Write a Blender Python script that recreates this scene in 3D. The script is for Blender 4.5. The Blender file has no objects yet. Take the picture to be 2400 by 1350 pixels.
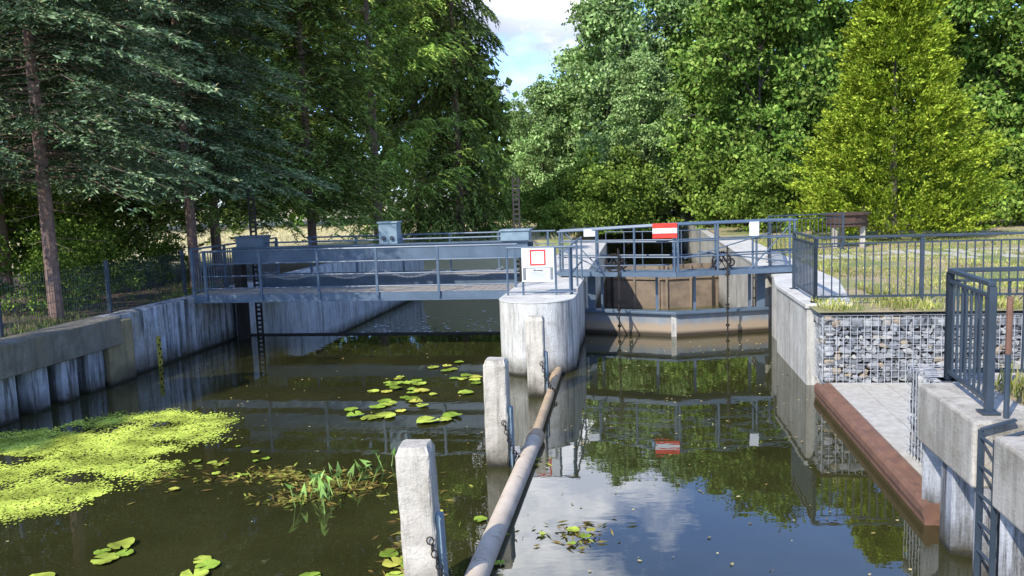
import bpy, bmesh, math, numpy as np
from mathutils import Vector, Matrix
rng=np.random.default_rng(7)
S_,C_=.1599,.9871
def L(p): 
    a,b,z=p; return (a*C_+b*S_, -a*S_+b*C_, z)
scene=bpy.context.scene
col=bpy.context.collection
# ---------------- materials
def newmat(name):
    m=bpy.data.materials.new(name); m.use_nodes=True
    nt=m.node_tree; nt.nodes.clear()
    out=nt.nodes.new('ShaderNodeOutputMaterial'); b=nt.nodes.new('ShaderNodeBsdfPrincipled')
    nt.links.new(b.outputs[0],out.inputs[0])
    return m,nt,b,out
def N(nt,t,**k):
    n=nt.nodes.new(t)
    for a,v in k.items(): setattr(n,a,v)
    return n
def pos(nt): return N(nt,'ShaderNodeNewGeometry').outputs['Position']
def noise(nt,vec,scale,detail=5,rough=.6,stretch=None):
    if stretch:
        mp=N(nt,'ShaderNodeMapping'); mp.inputs['Scale'].default_value=stretch
        nt.links.new(vec,mp.inputs[0]); vec=mp.outputs[0]
    n=N(nt,'ShaderNodeTexNoise'); n.inputs['Scale'].default_value=scale; n.inputs['Detail'].default_value=detail
    n.inputs['Roughness'].default_value=rough
    nt.links.new(vec,n.inputs['Vector']); return n.outputs['Fac']
def ramp(nt,fac,stops):
    r=N(nt,'ShaderNodeValToRGB'); e=r.color_ramp.elements
    while len(e)<len(stops): e.new(.5)
    for i,(p,c) in enumerate(stops):
        e[i].position=p; e[i].color=(c,c,c,1) if isinstance(c,(int,float)) else (*c,1)
    nt.links.new(fac,r.inputs[0]); return r.outputs[0]
def mix(nt,fac,A,B,mode='MIX'):
    m=N(nt,'ShaderNodeMix',data_type='RGBA',blend_type=mode)
    for s,v in ((m.inputs[0],fac),(m.inputs[6],A),(m.inputs[7],B)):
        if isinstance(v,bpy.types.NodeSocket): nt.links.new(v,s)
        elif isinstance(v,(int,float)): s.default_value=v
        else: s.default_value=(*v,1)
    return m.outputs[2]
def math_(nt,op,a,b_,c=None,clamp=False):
    n=N(nt,'ShaderNodeMath',operation=op,use_clamp=clamp)
    for i,v in enumerate((a,b_,c)):
        if v is None: continue
        if isinstance(v,bpy.types.NodeSocket): nt.links.new(v,n.inputs[i])
        else: n.inputs[i].default_value=v
    return n.outputs[0]
def bump(nt,b,h,strength,dist=.02):
    n=N(nt,'ShaderNodeBump'); n.inputs['Strength'].default_value=strength; n.inputs['Distance'].default_value=dist
    nt.links.new(h,n.inputs['Height']); nt.links.new(n.outputs[0],b.inputs['Normal'])
def mr(nt,s,a,b_,lo=0,hi=1):
    q=N(nt,'ShaderNodeMapRange'); nt.links.new(s,q.inputs[0])
    for i,v in zip((1,2,3,4),(a,b_,lo,hi)): q.inputs[i].default_value=v
    return q.outputs[0]
def sep(nt,v):
    s=N(nt,'ShaderNodeSeparateXYZ'); nt.links.new(v,s.inputs[0]); return s.outputs
def zfac(nt,lo,hi): return mr(nt,sep(nt,pos(nt))[2],lo,hi,1,0)
def concrete(name,c1,c2,dark=(.06,.055,.045),streak=.7,wz=None,s0=.5,s1=.68,rough=.85,wh=.38,och=0):
    m,nt,b,o=newmat(name); p=pos(nt)
    c=mix(nt,ramp(nt,noise(nt,p,1.8,8,.65),[(.38,0.),(.62,1.)]),c1,c2)
    if och: c=mix(nt,ramp(nt,noise(nt,p,.9,6,.7),[(.5,0.),(.62,och)]),c,(.34,.26,.13))
    st=ramp(nt,noise(nt,p,1.,8,.75,(6,6,.5)),[(s0,0.),(s1,streak)])
    c=mix(nt,st,c,dark)
    bl=ramp(nt,noise(nt,p,3.3,9,.8),[(.52,0.),(.66,.55)]); c=mix(nt,bl,c,(c2[0]*.6,c2[1]*.58,c2[2]*.5))
    sp=ramp(nt,noise(nt,p,26,4,.7),[(.55,0.),(.75,.5)])
    c=mix(nt,sp,c,(c2[0]*.5,c2[1]*.5,c2[2]*.45))
    if wz is not None:
        z=zfac(nt,wz+.05,wz+wh)
        c=mix(nt,math_(nt,'MULTIPLY',z,ramp(nt,noise(nt,p,5,4),[(.3,.6),(.6,1.)])),c,(.06,.05,.028))
        c=mix(nt,zfac(nt,wz+.02,wz+.07),c,(.025,.022,.012))
    nt.links.new(c,b.inputs['Base Color']); b.inputs['Roughness'].default_value=rough
    bump(nt,b,noise(nt,p,35,5,.7),.7,.018)
    return m
def simple(name,c,c2=None,scale=6,rough=.6,metal=0.,bs=.2,rust=None,rustamt=.62):
    m,nt,b,o=newmat(name); p=pos(nt)
    c2=c2 or tuple(x*.7 for x in c)
    cc=mix(nt,ramp(nt,noise(nt,p,scale,4),[(.35,0.),(.65,1.)]),c,c2)
    if rust: cc=mix(nt,ramp(nt,noise(nt,p,7,8,.8),[(rustamt,0.),(rustamt+.08,1.)]),cc,rust)
    nt.links.new(cc,b.inputs['Base Color']); b.inputs['Roughness'].default_value=rough; b.inputs['Metallic'].default_value=metal
    if bs>0: bump(nt,b,noise(nt,p,40,3),bs,.006)
    return m
def leafmat(name,cols,trans=0.,nscale=.5,R=None,stops=(0.,.5,1.)):
    m,nt,b,o=newmat(name); g=N(nt,'ShaderNodeNewGeometry'); nt.nodes.remove(b)
    c=ramp(nt,g.outputs['Random Per Island'],list(zip(stops,cols)))
    v=ramp(nt,noise(nt,g.outputs['Position'],nscale,2,.6),[(.36,.6),(.64,1.4)])
    c=mix(nt,1.,c,v,'MULTIPLY')
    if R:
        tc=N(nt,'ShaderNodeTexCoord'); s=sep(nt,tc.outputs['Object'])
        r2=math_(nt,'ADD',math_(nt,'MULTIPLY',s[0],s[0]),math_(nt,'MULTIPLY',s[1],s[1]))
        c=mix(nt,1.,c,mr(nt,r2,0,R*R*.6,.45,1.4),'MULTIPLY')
    d=N(nt,'ShaderNodeBsdfDiffuse'); nt.links.new(c,d.inputs[0]); nt.links.new(d.outputs[0],o.inputs[0])
    if trans>0:
        t=N(nt,'ShaderNodeBsdfTranslucent'); nt.links.new(mix(nt,1.,c,(1.15,1.25,.6),'MULTIPLY'),t.inputs[0])
        mx=N(nt,'ShaderNodeMixShader'); mx.inputs[0].default_value=trans
        nt.links.new(d.outputs[0],mx.inputs[1]); nt.links.new(t.outputs[0],mx.inputs[2]); nt.links.new(mx.outputs[0],o.inputs[0])
    return m
M={}
M['conc']=concrete('pier_concrete',(.76,.72,.64),(.6,.56,.48),wz=0,streak=.8,dark=(.2,.185,.165),s0=.49,s1=.62)
M['post']=concrete('post_concrete',(.7,.62,.5),(.5,.44,.35),wz=0,streak=.7,s0=.48,s1=.62,dark=(.17,.15,.115))
M['left']=concrete('bank_wall_concrete',(.58,.6,.63),(.4,.42,.44),wz=0,streak=.92,s0=.45,s1=.58,dark=(.05,.05,.052),och=.5)
M['tail']=concrete('tail_wall_concrete',(.8,.8,.8),(.62,.63,.64),wz=-1.1,streak=.8,s0=.5,s1=.62,dark=(.15,.15,.15))  # paler copy of the bank wall concrete, sky light put into its colour
M['cap']=concrete('weathered_cap_concrete',(.25,.225,.18),(.13,.12,.095),streak=.8,dark=(.035,.035,.025),och=.4)
M['moss']=concrete('mossy_concrete',(.38,.3,.15),(.24,.19,.1),wz=0,streak=.6)
M['pile']=concrete('sheet_pile_paint',(.54,.54,.56),(.36,.37,.39),wz=0,streak=.92,s0=.45,s1=.59,dark=(.055,.048,.04))
M['cham']=concrete('chamber_concrete',(.7,.66,.58),(.52,.48,.41),wz=-1.0,streak=.8,dark=(.16,.14,.115),s0=.48,wh=.7)
M['cope']=concrete('coping_concrete',(.72,.68,.6),(.57,.53,.46),streak=.3,dark=(.28,.26,.22))
M['capR']=concrete('quay_cap_concrete',(.6,.54,.45),(.4,.35,.28),streak=.6,dark=(.12,.11,.085),s0=.48)
M['steel']=simple('blue_grey_painted_steel',(.125,.17,.22),(.095,.13,.17),3,.42,0,.1)
M['rail']=simple('blue_grey_rail_paint',(.11,.155,.205),(.085,.12,.165),3,.4,0,0)
M['dark']=simple('anthracite_painted_steel',(.055,.073,.095),(.04,.055,.072),4,.38,0,0)
M['box']=simple('gearbox_paint',(.25,.33,.37),(.18,.25,.29),5,.5,0,.2)
M['black']=simple('black_iron',(.025,.024,.023),(.05,.035,.025),9,.6,.3,.3)
M['rust']=simple('rusty_steel',(.24,.12,.07),(.17,.085,.055),5,.75,0,.12,rust=(.11,.06,.04),rustamt=.56)
M['gate']=simple('rusty_gate_plate',(.3,.22,.15),(.19,.145,.1),2.5,.8,.05,.4)
m,nt,b,o=newmat('gate_leaf_paint'); p=pos(nt)
c=mix(nt,ramp(nt,noise(nt,p,3,6),[(.35,0.),(.65,1.)]),(.25,.3,.34),(.16,.2,.24))
f=math_(nt,'MULTIPLY_ADD',zfac(nt,.16,.34),1.2,ramp(nt,noise(nt,p,1,8,.75,(6,6,1)),[(.35,0),(.7,.5)]),True)
c=mix(nt,f,c,(.4,.3,.2)); c=mix(nt,zfac(nt,.05,.13),c,(.05,.035,.02))
nt.links.new(c,b.inputs['Base Color']); b.inputs['Roughness'].default_value=.6; bump(nt,b,noise(nt,p,20),.2); M['gatep']=m
M['plank']=simple('weathered_planks',(.45,.39,.32),(.3,.26,.21),7,.8,0,.4)
M['wood']=simple('brown_wood',(.1,.055,.035),(.06,.035,.025),8,.8,0,.4)
M['galv']=simple('galvanised_wire',(.5,.5,.5),(.4,.4,.4),20,.45,.1,0)
M['pipeA']=simple('tan_pipe',(.56,.4,.23),(.42,.29,.17),4,.5,0,.2,rust=(.16,.08,.04),rustamt=.62)
M['pipeB']=simple('pale_worn_pipe',(.7,.57,.42),(.54,.43,.31),3,.7,0,0,rust=(.4,.28,.18),rustamt=.55)
M['white']=simple('white_sign_face',(.82,.82,.8),(.76,.76,.74),3,.4,0,0)
M['red']=simple('red_sign_paint',(.78,.06,.03),(.7,.045,.025),3,.4,0,0)
M['ink']=simple('black_ink',(.02,.02,.02),None,3,.5,0,0)
M['greyink']=simple('grey_ink',(.25,.25,.25),None,3,.5,0,0)
M['yel']=simple('yellow_gauge',(.55,.45,.05),(.35,.3,.06),9,.6,0,0)
M['bark']=simple('bark',(.16,.13,.1),(.08,.06,.045),9,.95,0,.9)
M['barkr']=simple('spruce_bark',(.3,.19,.14),(.15,.095,.075),10,.95,0,.9)
M['paver']=simple('pale_paving',(.54,.5,.42),(.42,.38,.31),9,.85,0,.3)
m,nt,b,o=newmat('quarry_stone'); g=N(nt,'ShaderNodeNewGeometry')
c=ramp(nt,g.outputs['Random Per Island'],[(0.,(.14,.145,.15)),(.35,(.25,.255,.26)),(.7,(.42,.415,.4)),(.86,(.52,.49,.43)),(.93,(.38,.28,.18)),(1.,(.46,.37,.25))])
c=mix(nt,ramp(nt,noise(nt,g.outputs['Position'],14,4),[(.4,0.),(.75,.5)]),c,(.13,.125,.12))
nt.links.new(c,b.inputs['Base Color']); b.inputs['Roughness'].default_value=.85; bump(nt,b,noise(nt,g.outputs['Position'],40),.6); M['stone']=m
# ground
m,nt,b,o=newmat('grass_ground'); p=pos(nt)
c=mix(nt,ramp(nt,noise(nt,p,.5,8,.7),[(.45,0.),(.58,1.)]),(.48,.37,.2),(.22,.26,.07))
c=mix(nt,ramp(nt,noise(nt,p,6,6,.75),[(.48,0.),(.7,.6)]),c,(.4,.3,.19))
sx=sep(nt,p)
mu=math_(nt,'MULTIPLY',mr(nt,sx[0],-5,-6),mr(nt,sx[1],30,26))
mead=math_(nt,'MULTIPLY',mr(nt,sx[0],2,0),mr(nt,sx[1],33,36))
c=mix(nt,mead,c,(.62,.52,.28))  # dry grass tone raised so the colour carries sunlight the tree shade blocks
soil=mix(nt,ramp(nt,noise(nt,p,3,8,.75),[(.42,0.),(.6,1.)]),(.17,.1,.065),(.08,.085,.035))
c=mix(nt,mu,c,soil)
nt.links.new(c,b.inputs['Base Color']); b.inputs['Roughness'].default_value=.95; bump(nt,b,noise(nt,p,12,6,.8),.8,.06); M['ground']=m
def water(name,deep,ior):
    m,nt,b,o=newmat(name); p=pos(nt)
    b.inputs['Roughness'].default_value=.01; b.inputs['IOR'].default_value=ior
    h1=noise(nt,p,1.0,3,.5); h2=noise(nt,p,4,2,.5,(1,2.2,1))
    bump(nt,b,math_(nt,'MULTIPLY_ADD',h2,.12,h1),.17,.02)
    nt.links.new(mix(nt,ramp(nt,noise(nt,p,.5,4),[(.35,0.),(.65,1.)]),deep,tuple(x*1.5 for x in deep)),b.inputs['Base Color'])
    return m
M['water']=water('lock_water',(.028,.027,.008),1.9); M['water2']=water('tail_water',(.06,.06,.02),1.5)
M['spruceB']=leafmat('blue_spruce_needles',[(.04,.07,.025),(.1,.15,.065),(.26,.32,.17),(.36,.25,.13)],0,1.0,3.4,(0.,.5,.95,1.))
M['spruce']=leafmat('spruce_needles',[(.045,.08,.018),(.125,.18,.038),(.33,.38,.09)],0,.8,3.6)
M['larch']=leafmat('larch_needles',[(.1,.17,.03),(.21,.31,.055),(.4,.49,.11)],.12,.6,4)
M['decid']=leafmat('broad_leaves',[(.07,.14,.02),(.155,.26,.045),(.32,.41,.09)],0,.6)
M['poplar']=leafmat('pale_broad_leaves',[(.13,.22,.06),(.24,.36,.11),(.42,.52,.22)],0,.5)
M['cyp']=leafmat('yellow_green_sprays',[(.11,.175,.015),(.25,.33,.03),(.5,.56,.07)],.08,2.2)
M['shrub']=leafmat('shrub_leaves',[(.07,.13,.02),(.15,.23,.035),(.28,.36,.07)])
M['wood_far']=leafmat('far_wood_leaves',[(.05,.1,.02),(.1,.17,.035),(.17,.25,.06)],0,.2)
M['duck']=leafmat('duckweed',[(.32,.4,.05),(.48,.56,.08),(.64,.68,.13)],0,1.8)
M['pad']=leafmat('lily_pads',[(.17,.26,.03),(.33,.42,.06),(.55,.45,.08)],0,3)
M['weed']=leafmat('brown_waterweed',[(.14,.085,.03),(.26,.2,.05),(.26,.3,.05)],0,3)
M['leafy']=leafmat('fallen_leaves',[(.26,.15,.05),(.42,.35,.12),(.55,.46,.25)],0,3)
M['grassb']=leafmat('grass_blades',[(.16,.21,.03),(.32,.34,.08),(.54,.45,.2)],0,1)
M['straw']=leafmat('sunlit_meadow_straw',[(.4,.36,.14),(.62,.54,.28),(.75,.66,.38)],0,1)  # dry straw tones brightened, sunlight put into the blade colour
M['grassd']=leafmat('shaded_weeds',[(.07,.12,.02),(.12,.18,.04),(.2,.22,.07)],0,1)  # darker greens put the bank's shade into the blade colour
M['arrow']=leafmat('arrowhead_leaves',[(.16,.29,.05),(.24,.4,.09),(.32,.45,.13)],0,3)
# ---------------- mesh builders
class MB:
    def __init__(s): s.v=[]; s.f=[]
    def prism(s,poly,z0,z1):
        n=len(poly); k=len(s.v)
        s.v+=[(a,b,z0) for a,b in poly]+[(a,b,z1) for a,b in poly]
        s.f.append(tuple(k+i for i in reversed(range(n)))); s.f.append(tuple(k+n+i for i in range(n)))
        for i in range(n): j=(i+1)%n; s.f.append((k+i,k+j,k+n+j,k+n+i))
        return s
    def box(s,a0,a1,b0,b1,z0,z1): return s.prism([(a0,b0),(a1,b0),(a1,b1),(a0,b1)],z0,z1)
    def beam(s,p,q,w,h):
        p=Vector(p);q=Vector(q);d=(q-p).normalized()
        up=Vector((0,0,1)) if abs(d.z)<.95 else Vector((0,1,0))
        r=d.cross(up).normalized()*w/2; u=r.cross(d).normalized()*h/2
        k=len(s.v)
        for e in (p,q):
            for sx,sy in ((-1,-1),(1,-1),(1,1),(-1,1)): s.v.append(tuple(e+r*sx+u*sy))
        for f in ((3,2,1,0),(4,5,6,7),(0,1,5,4),(1,2,6,5),(2,3,7,6),(3,0,4,7)): s.f.append(tuple(k+i for i in f))
        return s
    def cyl(s,p,q,r,n=8,r2=None):
        r2=r if r2 is None else r2
        p=Vector(p);q=Vector(q);d=(q-p).normalized()
        up=Vector((0,0,1)) if abs(d.z)<.95 else Vector((0,1,0))
        x=d.cross(up).normalized(); y=x.cross(d); k=len(s.v)
        for e,rr in ((p,r),(q,r2)):
            for i in range(n):
                t=2*math.pi*i/n; s.v.append(tuple(e+x*rr*math.cos(t)+y*rr*math.sin(t)))
        for i in range(n):
            j=(i+1)%n; s.f.append((k+i,k+j,k+n+j,k+n+i))
        s.f.append(tuple(k+i for i in reversed(range(n)))); s.f.append(tuple(k+n+i for i in range(n)))
        return s
    def torus(s,c,ax,R,r,n=12,m=6,sc=1.):
        ax=Vector(ax).normalized(); up=Vector((0,0,1)) if abs(ax.z)<.9 else Vector((1,0,0))
        x=ax.cross(up).normalized(); y=x.cross(ax).normalized(); c=Vector(c); k=len(s.v)
        for i in range(n):
            t=2*math.pi*i/n; d=x*math.cos(t)+y*math.sin(t)*sc; dn=(x*math.cos(t)+y*math.sin(t))
            for j in range(m):
                u=2*math.pi*j/m; s.v.append(tuple(c+d*R+dn*r*math.cos(u)+ax*r*math.sin(u)))
        for i in range(n):
            for j in range(m):
                i2=(i+1)%n;j2=(j+1)%m; s.f.append((k+i*m+j,k+i*m+j2,k+i2*m+j2,k+i2*m+j))
        return s
def setmeta(o,label=None,cat=None,kind=None,group=None):
    if label:o['label']=label
    if cat:o['category']=cat
    if kind:o['kind']=kind
    if group:o['group']=group
parent_world={}
def mk(name,mb,mat,parent=None,base=None,bevel=0,smooth=False,world=False,**meta):
    v=mb.v if world else [L(p) for p in mb.v]
    if parent is not None: off=parent_world[parent.name]
    elif base is not None: off=Vector(base if world else L(base))
    else: off=Vector((0,0,0))
    me=bpy.data.meshes.new(name); me.from_pydata([(x-off.x,y-off.y,z-off.z) for x,y,z in v],[],mb.f); me.update()
    me.materials.append(M[mat] if isinstance(mat,str) else mat)
    bm=bmesh.new(); bm.from_mesh(me); bmesh.ops.recalc_face_normals(bm,faces=bm.faces); bm.to_mesh(me); bm.free()
    if smooth: me.polygons.foreach_set('use_smooth',[len(p.vertices)==4 for p in me.polygons])
    o=bpy.data.objects.new(name,me); col.objects.link(o)
    if parent is not None: o.parent=parent
    else: o.location=off; parent_world[o.name]=off
    if bevel:
        md=o.modifiers.new('bevel','BEVEL'); md.width=bevel; md.segments=2; md.limit_method='ANGLE'
    setmeta(o,**meta); return o
def thing(name,base,label,cat,group=None,world=False):
    o=bpy.data.objects.new(name,None); o.empty_display_size=.2; col.objects.link(o)
    w=Vector(base if world else L(base)); o.location=w; parent_world[o.name]=w
    setmeta(o,label,cat,None,group); return o
def copything(o,kids,loc,label=None):
    n=o.copy(); n.location=loc; col.objects.link(n)
    if label: n['label']=label
    for k in kids:
        c=k.copy(); c.parent=n; col.objects.link(c)
    return n
def npmesh(name,V,F,mat,k=4):
    me=bpy.data.meshes.new(name); nv=len(V); nf=len(F)
    me.vertices.add(nv); me.vertices.foreach_set('co',V.astype(np.float32).ravel())
    me.loops.add(nf*k); me.loops.foreach_set('vertex_index',F.astype(np.int32).ravel())
    me.polygons.add(nf); me.polygons.foreach_set('loop_start',np.arange(0,nf*k,k,dtype=np.int32)); me.polygons.foreach_set('loop_total',np.full(nf,k,dtype=np.int32))
    me.update(calc_edges=True); me.materials.append(M[mat]); return me
def nrm(a): return a/np.maximum(np.linalg.norm(a,axis=-1,keepdims=True),1e-9)
def leaves(name,C,D,Lg,Wd,mat):
    n=len(C); D=nrm(D); R=nrm(np.cross(D,nrm(rng.normal(size=(n,3)))))
    Lg=np.broadcast_to(Lg,(n,))[:,None]; Wd=np.broadcast_to(Wd,(n,))[:,None]
    V=np.stack([C,C+D*Lg*.45+R*Wd*.5,C+D*Lg,C+D*Lg*.45-R*Wd*.5],1).reshape(-1,3)
    return npmesh(name,V,np.arange(4*n).reshape(n,4),mat)
# ---------------- sky + sun
sun=Vector((-.54,-.68,.78)).normalized()
w=bpy.data.worlds.new('World'); scene.world=w; w.use_nodes=True; nt=w.node_tree; nt.nodes.clear()
wo=N(nt,'ShaderNodeOutputWorld'); bg=N(nt,'ShaderNodeBackground'); sk=N(nt,'ShaderNodeTexSky',sky_type='NISHITA')
sk.sun_disc=False; sk.sun_elevation=math.asin(sun.z); sk.sun_rotation=math.atan2(sun.x,sun.y); sk.air_density=1.; sk.dust_density=.5
tc=N(nt,'ShaderNodeTexCoord')
cl=noise(nt,tc.outputs['Generated'],3.4,6,.6,(1,1,1.8))
def dotmask(d,lo,hi):
    n=N(nt,'ShaderNodeVectorMath',operation='DOT_PRODUCT'); nt.links.new(tc.outputs['Generated'],n.inputs[0]); n.inputs[1].default_value=Vector(d).normalized(); return mr(nt,n.outputs['Value'],lo,hi)
core=dotmask((.09,.93,.42),.968,.998)
big=math_(nt,'ADD',math_(nt,'MULTIPLY',core,.2),math_(nt,'MULTIPLY',dotmask((0.02,.97,.2),.985,.999),.1))
blue=math_(nt,'MULTIPLY',dotmask((.40,.86,.38),.94,.995),-.22)
cl=math_(nt,'ADD',math_(nt,'ADD',cl,big),blue)
cm=ramp(nt,cl,[(.52,0.),(.64,.95)])
cc=mix(nt,ramp(nt,noise(nt,tc.outputs['Generated'],9,5,.6,(1,1,2)),[(.42,0.),(.6,1.)]),(5.0,5.4,6.6),(9.0,9.1,9.5))
cc=mix(nt,1.,cc,mr(nt,core,0,1,1.,3.0),'MULTIPLY')
c=mix(nt,cm,mix(nt,1.,sk.outputs[0],(1.4,1.8,2.6),'MULTIPLY'),cc)
nt.links.new(c,bg.inputs[0]); bg.inputs[1].default_value=.13; nt.links.new(bg.outputs[0],wo.inputs[0])
ld=bpy.data.lights.new('sun','SUN'); ld.energy=5.0; ld.angle=math.radians(.5); ld.color=(1,.97,.89)
lo=bpy.data.objects.new('sun',ld); lo.rotation_euler=sun.to_track_quat('Z','Y').to_euler(); lo.location=(0,0,30); col.objects.link(lo)
# ---------------- camera
p_,r_=.114,.035
F=Vector((0,math.cos(p_),-math.sin(p_)));U=Vector((0,math.sin(p_),math.cos(p_)));R=Vector((1,0,0))
R2=R*math.cos(r_)-U*math.sin(r_);U2=U*math.cos(r_)+R*math.sin(r_)
cd=bpy.data.cameras.new('camera'); cd.lens=28.5; cd.sensor_width=36; cd.clip_end=2000
co=bpy.data.objects.new('camera',cd); mt=Matrix((R2,U2,-F)).transposed().to_4x4(); mt.translation=Vector((0,0,3.25)); co.matrix_world=mt
col.objects.link(co); scene.camera=co
# ---------------- terrain
g=MB()
def q(a0,a1,b0,b1,z):
    k=len(g.v); g.v+=[(a0,b0,z),(a1,b0,z),(a1,b1,z),(a0,b1,z)]; g.f.append((k,k+1,k+2,k+3))
q(-500,-10.25,-80,700,1.15); q(-10.25,-3.2,36.5,700,1.15); q(-3.2,3.1,64,700,1.15)
q(3.1,500,13.95,700,1.31); q(6.3,500,8.2,13.95,1.31); q(3.1,500,-80,8.2,1.31); q(2.64,6.3,12.82,13.95,1.305)
k=len(g.v); g.v+=[(-3.2,36.5,1.15),(-3.2,64,1.15),(-2.0,64,-1.4),(-2.0,36.5,-1.4)]; g.f.append((k,k+1,k+2,k+3))
k=len(g.v); g.v+=[(-10.25,36.5,1.15),(-3.2,36.5,1.15),(-2.0,35,-1.4),(-10.25,35,-1.4)]; g.f.append((k,k+1,k+2,k+3))
k=len(g.v); g.v+=[(-3.2,64,1.15),(3.1,64,1.15),(3.1,63,-1.4),(-3.2,63,-1.4)]; g.f.append((k,k+1,k+2,k+3))
mk('ground',g,'ground',kind='structure')
wm=MB(); wm.v=[(-9.98,-60,0),(3.05,-60,0),(3.05,18.75,0),(2.82,18.75,0),(.73,18.12,0),(-1.33,18.75,0),(-1.4,18.75,0),(-9.98,18.75,0)]; wm.f=[tuple(range(8))]
mk('water',wm,'water',kind='structure')
wm=MB(); wm.v=[(-9.98,18.8,-1.1),(3.08,18.8,-1.1),(3.08,64,-1.1),(-9.98,64,-1.1)]; wm.f=[(0,1,2,3)]
mk('water',wm,'water2',kind='structure')
# ---------------- left bank walls
t=thing('sheet_pile_wall',(-9.95,8,0),'corrugated pale sheet pile wall under a mossy concrete cap','wall')
m=MB(); b=-4.; pts=[]
while b<13.1:
    for db,da in ((0,-.12),(.04,.28),(.40,.3),(.44,-.12)): pts.append((-10.05+da,b+db))
    b+=.7
pts=[p for p in pts if p[1]<13.35]
pts+= [(-10.17,13.35),(-10.3,13.35),(-10.3,-4)]
m.prism(pts,-1.5,.74); mk('sheet_piles',m,'pile',t)
m=MB().box(-10.3,-9.66,-4,13.7,.72,1.24); mk('concrete_cap',m,'cap',t,bevel=.02)
t=thing('retaining_wall',(-9.9,18,0),'stained whitewashed concrete retaining wall along the weir pool','wall')
m=MB().prism([(-10.3,13.36),(-9.86,13.36),(-9.86,18.3),(-10.3,18.3)],-1.5,1.235); mk('wall',m,'left',t,bevel=.02)
m=MB().prism([(-9.855,13.36),(-9.72,13.36),(-9.72,14.1),(-9.855,14.25)],-1,1.15); mk('mossy_block',m,'moss',t,bevel=.02,label='brown mossy concrete end block')
m=MB().box(-10.3,-10.12,18.3,18.85,-1.5,1.2); mk('gate_slot',m,'black',t)
m=MB().box(-10.3,-9.86,18.85,36.5,-2,1.235); mk('wall',m,'tail',t,bevel=.02,label='streaked pale wall of the tail pool')
t=thing('staff_gauge',(-9.83,15.1,0),'yellow and black water level gauge on the wall','gauge')
m=MB().box(-9.86,-9.835,15.04,15.16,-.4,.62); mk('board',m,'yel',t)
m=MB()
for i in range(10): m.box(-9.834,-9.83,15.05+(.05 if i%2 else 0),15.10+(.05 if i%2 else 0),-.3+i*.09,-.25+i*.09)
mk('scale_marks',m,'ink',t)
t=thing('mesh_fence',(-10.45,12,1.15),'anthracite wire mesh fence with square posts on the bank','fence')
for b in (6.0,8.85,11.7,14.5,17.2):
    m=MB().box(-10.48,-10.42,b-.03,b+.03,1.1,2.25); mk('post',m,'dark',t)
m=MB()
b=6.
while b<17.2: m.cyl((-10.45,b,1.2),(-10.45,b,2.2),.0035,3); b+=.06
for z in np.arange(1.22,2.21,.2): m.cyl((-10.45,6,z),(-10.45,17.2,z),.005,3)
mk('wire_mesh',m,'dark',t)
def bar_railing(name,pts,z,label,posts,mat='dark',h=1.05,gap=.125):
    t=thing(name,(pts[0][0],pts[0][1],z),label,'railing','anthracite bar railings' if mat=='dark' else None)
    for (a0,b0),(a1,b1) in zip(pts[:-1],pts[1:]):
        l=math.hypot(a1-a0,b1-b0); n=max(1,round(l/posts)); 
        m=MB().beam((a0,b0,z+h),(a1,b1,z+h),.055,.04); mk('handrail',m,mat,t,bevel=.006)
        m=MB().beam((a0,b0,z+.09),(a1,b1,z+.09),.035,.03).beam((a0,b0,z+h-.1),(a1,b1,z+h-.1),.035,.025); 
        k=int(l/gap)
        for i in range(1,k): 
            f=i/k; a=a0+(a1-a0)*f; bb=b0+(b1-b0)*f; m.box(a-.009,a+.009,bb-.009,bb+.009,z+.09,z+h-.09)
        mk('baluster_panel',m,mat,t)
        for i in range(n+1):
            f=i/n; a=a0+(a1-a0)*f; bb=b0+(b1-b0)*f
            m=MB().box(a-.028,a+.028,bb-.028,bb+.028,z,z+h-.02).box(a-.07,a+.07,bb-.07,bb+.07,z,z+.012); mk('post',m,mat,t)
    return t
bar_railing('bar_railing',[(-9.95,16.75),(-10.15,21.5)],1.24,'grey steel bar railing at the end of the weir footbridge',1.6,'rail')
bar_railing('bar_railing',[(2.78,15.6),(2.78,13.72),(12.5,13.72)],1.34,'dark bar railing above the stone baskets beside the lawn',1.72)
bar_railing('bar_railing',[(2.76,6.95),(2.85,8.1),(6.6,8.1)],1.36,'dark bar railing on the quay beside the ladder',1.2)
bar_railing('bar_railing',[(2.95,19.6),(3.6,24.2),(5.8,24.9)],1.34,'dark bar railing beside the lock chamber',1.7)
# ---------------- weir footbridge
t=thing('weir_footbridge',(-6,17.2,1.2),'blue grey steel weir footbridge with rails, planks and hoist girder','footbridge')
m=MB(); a=-9.9
while a<-2.6: m.box(a,a+.145,16.66,17.85,1.23,1.27); a+=.155
mk('plank_deck',m,'plank',t)
m=MB().box(-9.95,-2.5,16.6,16.64,1.12,1.28).box(-9.95,-2.5,16.54,16.70,1.105,1.12).box(-9.95,-2.5,17.87,17.93,1.1,1.29)
for a in np.arange(-9.6,-2.5,1.33): m.box(a-.04,a+.04,16.64,17.87,1.12,1.22)
mk('edge_beam',m,'steel',t)
def tube_rail(parent,name,a0,a1,b,z,h,posts,rails,mat='rail',r=.02):
    m=MB(); m.cyl((a0,b,z+h),(a1,b,z+h),r*1.15,8)
    for rr in rails: m.cyl((a0,b,z+rr),(a1,b,z+rr),r*.75,6)
    for a in posts: m.box(a-.025,a+.025,b-.025,b+.025,z-.12,z+h)
    mk(name,m,mat,parent)
tube_rail(t,'railing',-9.6,-2.55,16.57,1.29,.95,[-9.55,-8.25,-6.92,-5.6,-4.25,-2.6],(.13,.4,.67))
tube_rail(t,'railing',-9.0,-2.2,20.9,1.35,.95,[-8.9,-7.6,-6.3,-5,-3.7,-2.4],(.3,.62))
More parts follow.
